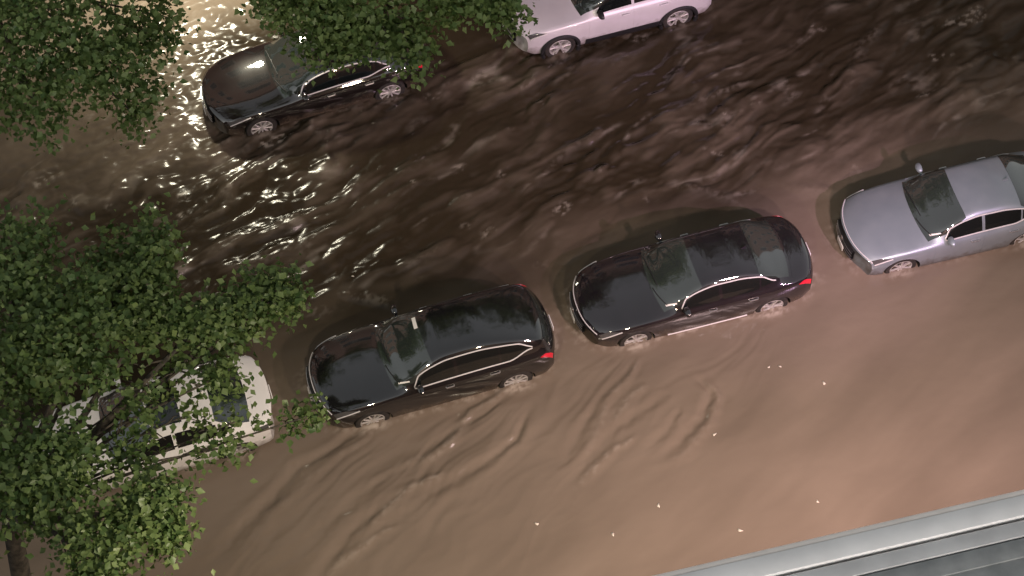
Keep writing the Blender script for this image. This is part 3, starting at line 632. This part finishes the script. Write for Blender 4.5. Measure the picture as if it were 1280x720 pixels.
# ------------------------------------------------------------------ buildings
BRICK=mat('brick',(.2,.1,.07),.85)
nt=BRICK.node_tree; bt=nt.nodes.new('ShaderNodeTexBrick'); bt.inputs['Color1'].default_value=(.20,.095,.065,1); bt.inputs['Color2'].default_value=(.15,.075,.055,1); bt.inputs['Mortar'].default_value=(.3,.28,.25,1); bt.inputs['Scale'].default_value=4
tcn=nt.nodes.new('ShaderNodeTexCoord'); cx_=nt.nodes.new('ShaderNodeMapping'); cx_.inputs['Rotation'].default_value=(rad(90),0,0); nt.links.new(tcn.outputs['Object'],cx_.inputs['Vector']); nt.links.new(cx_.outputs['Vector'],bt.inputs['Vector']); nt.links.new(bt.outputs['Color'],nt.nodes['Principled BSDF'].inputs['Base Color'])
STONE=noise_col(mat('limestone',(.3,.28,.25),.8),(.26,.24,.21),(.36,.33,.29),2)
far=empty('apartment_building',(0,15.6,0)); tag(far,'tall brick apartment house across the flooded street behind the far trees','building')
def wall_with_windows(x0,x1,H_,floors,bays):
    w=MB(); w.box(x0,x1,0,12,-.1,H_); return w
wall_with_windows(-24,34,21.0,6,14).build('wall',BRICK,far,False)
MB().box(-24.3,34.3,-.45,.6,21.0,21.55,bev=.05).build('cornice',STONE,far,False)
for fl in range(6):
    for k in range(19):
        x=-22.6+k*3.05; z=1.6+fl*3.3
        fr=MB()
        for a in ((x,x+.08,z,z+1.9),(x+1.12,x+1.2,z,z+1.9),(x+.08,x+1.12,z,z+.08),(x+.08,x+1.12,z+1.82,z+1.9),(x+.08,x+1.12,z+.92,z+.98)): fr.box(a[0],a[1],-.06,-.002,a[2],a[3])
        if (fl*19+k)<100:
            f=fr.build('window',STONE,far,False); MB().box(x+.08,x+1.12,-.03,-.004,z+.08,z+1.82).build('pane',GLASS,f,False)
# the low building under the viewer: wall, roof and light metal coping
COPE=noise_col(mat('painted_metal_coping',(.74,.73,.72),.5,0),(.74,.73,.72),(.84,.83,.82),1.6,9,rough=(.35,.55))
BEIGE=noise_col(mat('painted_drip_edge',(.80,.74,.69),.5),(.75,.69,.64),(.83,.77,.72),2,6)
FLASH=noise_col(mat('grey_flashing',(.50,.50,.50),.55),(.45,.45,.45),(.56,.56,.56),1.5,5)
ROOFM=noise_col(mat('roof_membrane',(.24,.25,.25),.85),(.20,.21,.21),(.29,.30,.30),2.5,6)
p0=at(810,720,9.0); p1=at(1120,648,9.0); ang=math.atan2(p1[1]-p0[1],p1[0]-p0[0])
bl=empty('low_building',(p0[0],p0[1],0),ang); tag(bl,'low building with light grey metal roof edge at the bottom corner','building')
A,B_=-30,40
MB().box(A,B_,-8.98,-.10,-.1,8.55).build('wall',BRICK,bl,False)
MB().box(A,B_,-.085,.0,8.86,8.985,bev=.012).build('drip_edge',BEIGE,bl)
MB().box(A,B_,-.40,-.089,8.80,9.0,bev=.010).build('coping',COPE,bl)
fl=MB(); fl.box(A,B_,-.68,-.44,8.72,8.93,bev=.012); fl.build('inner_flashing',FLASH,bl)
MB().box(A,B_,-.98,-.70,8.70,8.90,bev=.01).build('gutter_edge',ROOFM,bl)
MB().box(A,B_,-9,-.9,8.6,8.86).build('roof',ROOFM,bl,False)

# ------------------------------------------------------------------ lamps that light the street
DARKM=mat('lamp_metal',(.03,.03,.032),.45,.6)
def lens(name,col,st):
    m=mat(name,col,.3); b=m.node_tree.nodes['Principled BSDF']; b.inputs['Emission Color'].default_value=(*col,1); b.inputs['Emission Strength'].default_value=st; return m
def spot(par,loc,target,energy,col,size,blend,rad_=.12):
    l=bpy.data.lights.new('lamp_light','SPOT'); l.energy=energy; l.color=col; l.spot_size=rad(size); l.spot_blend=blend; l.shadow_soft_size=rad_
    o=bpy.data.objects.new('lamp_light',l); COL.objects.link(o); o.parent=par; o.location=loc
    o.rotation_euler=(Vector(target)-Vector(loc)).to_track_quat('-Z','Y').to_euler(); return o
def gooseneck(label,x,h,energy,col,tgt,size):
    base=(x,p0[1]+(x-p0[0])*math.tan(ang),0); r=empty('wall_lamp',(base[0],base[1],8.9)); tag(r,label,'lamp','gooseneck lamps on the roof edge')
    MB().box(-.10,.10,-.36,-.12,.10,.14,bev=.01).build('mount',DARKM,r)
    MB().tube([(0,-.24,.12),(0,-.24,h*.7),(0,-.1,h*.92),(0,.25,h),(0,.55,h-.06),(0,.62,h-.16)],.03,8).build('arm',DARKM,r)
    MB().lathe_z([(.02,.0),(.08,-.02),(.20,-.12),(.24,-.22),(.23,-.22),(.19,-.13)],(0,.62,h-.14),24).build('lamp_shade',DARKM,r)
    MB().lathe_z([(.001,-.27),(.05,-.26),(.08,-.22),(.07,-.17),(.001,-.15)],(0,.62,h-.14),16).build('bulb',lens('bulb_glow',col,6),r)
    spot(r,(0,.62,h-.14-.30),tuple(np.array(tgt)-np.array([base[0],base[1],8.9])),energy,col,size,1.0,.3)
gooseneck('gooseneck lamp with pinkish bulb at the right of the roof edge',8.7,2.1,4000,(1.0,.74,.72),(7.6,-3.6,.2),118)
gooseneck('gooseneck lamp with warm bulb left of the roof edge',-3.4,.9,2000,(1.0,.86,.66),(-4.0,-3.2,.2),150)
def lantern(label,x,energy,col,tgt,size):
    y=p0[1]+(x-p0[0])*math.tan(ang)-.10; r=empty('wall_lantern',(x,y,7.7)); tag(r,label,'lamp','lanterns on the wall below the roof edge')
    MB().box(-.09,.09,.0,.03,-.12,.16,bev=.008).build('wall_plate',DARKM,r)
    MB().tube([(0,.02,.08),(0,.14,.14),(0,.26,.10)],.014,8).build('bracket',DARKM,r)
    MB().lathe_z([(.001,.13),(.05,.12),(.13,.07),(.13,.055),(.001,.06)],(0,.26,0),20).build('cap',DARKM,r)
    MB().lathe_z([(.001,-.10),(.06,-.09),(.10,-.03),(.10,.05),(.001,.052)],(0,.26,0),20).build('globe',lens('lantern_glow',col,5),r)
    spot(r,(0,.30,-.14),tuple(np.array(tgt)-np.array([x,y,7.7])),energy,col,size,1.0,.2)
lantern('wall lantern with warm yellow globe below the light grey roof edge',2.4,1250,(1.0,.85,.62),(2.0,-4.2,.2),140)
lantern('wall lantern with rosy globe below the light grey roof edge',7.2,2900,(1.0,.70,.68),(7.2,-4.2,.2),140)
fd=empty('added_magenta_spot',(12.8,p0[1]+(12.8-p0[0])*math.tan(ang)-.25,9.0)); tag(fd,'added magenta spot on the roof edge aimed at the silver crossover','lamp')  # unseen magenta source, added in place of a neon sign to tint the crossover
MB().box(-.08,.08,-.08,.08,0,.04,bev=.005).build('mount',DARKM,fd); MB().tube([(0,0,.03),(0,0,.5)],.025,8).build('bracket',DARKM,fd)
MB().box(-.20,.20,-.02,.12,.40,.68,bev=.02).build('housing',DARKM,fd); MB().box(-.17,.17,.121,.128,.43,.65).build('lens',lens('added_spot_glow',(1.0,.62,.95),6),fd)
spot(fd,(0,.17,.54),(-6.6,15.2,-8.2),8500,(1.0,.60,.93),46,1.0,.12)
sl=empty('street_lamp',(-2.0,13.2,0)); tag(sl,'street lamp with a yellow head on the far pavement by the black sedan','street lamp')
MB().tube([(0,0,-.1),(0,0,.5),(0,0,4.9)],[.13,.09,.06],12).build('pole',DARKM,sl)
MB().tube([(0,0,4.7),(0,-.3,5.1),(0,-1.2,5.35)],[.045,.04,.035],8).build('arm',DARKM,sl)
MB().box(-.14,.14,-1.75,-1.1,5.28,5.42,bev=.03).build('lamp_head',DARKM,sl)
MB().box(-.10,.10,-1.68,-1.2,5.25,5.276,bev=.005).build('lens',lens('street_lamp_glow',(1.0,.84,.55),14),sl)
spot(sl,(0,-1.44,5.2),(-.1,-2.6,0),3200,(1.0,.93,.72),140,1.0,.3)

# ------------------------------------------------------------------ sky
w=bpy.data.worlds.new('World'); SC.world=w; w.use_nodes=True; nt=w.node_tree; bg=nt.nodes['Background']
sky=nt.nodes.new('ShaderNodeTexSky'); sky.sky_type='NISHITA'; sky.sun_disc=False
SUN_EL,SUN_AZ=rad(4),rad(200)
sky.sun_elevation=SUN_EL; sky.sun_rotation=SUN_AZ; sky.dust_density=3; sky.air_density=1.2; sky.ozone_density=1
hs=nt.nodes.new('ShaderNodeHueSaturation'); hs.inputs['Saturation'].default_value=.16
nt.links.new(sky.outputs['Color'],hs.inputs['Color']); nt.links.new(hs.outputs['Color'],bg.inputs['Color']); bg.inputs['Strength'].default_value=.42
sd=bpy.data.lights.new('sun','SUN'); sd.energy=.02; sd.angle=rad(20); sd.color=(1,.93,.85); so=bpy.data.objects.new('sun',sd); COL.objects.link(so)
so.rotation_euler=Euler((math.pi/2-SUN_EL,0,math.pi-SUN_AZ)); so.location=(0,0,60)
vs=SC.view_settings; vs.view_transform='Standard'; vs.look='None'; vs.exposure=0; vs.gamma=1; vs.use_curve_mapping=False
SC.render.engine='CYCLES'; SC.cycles.max_bounces=6; SC.cycles.use_denoising=True
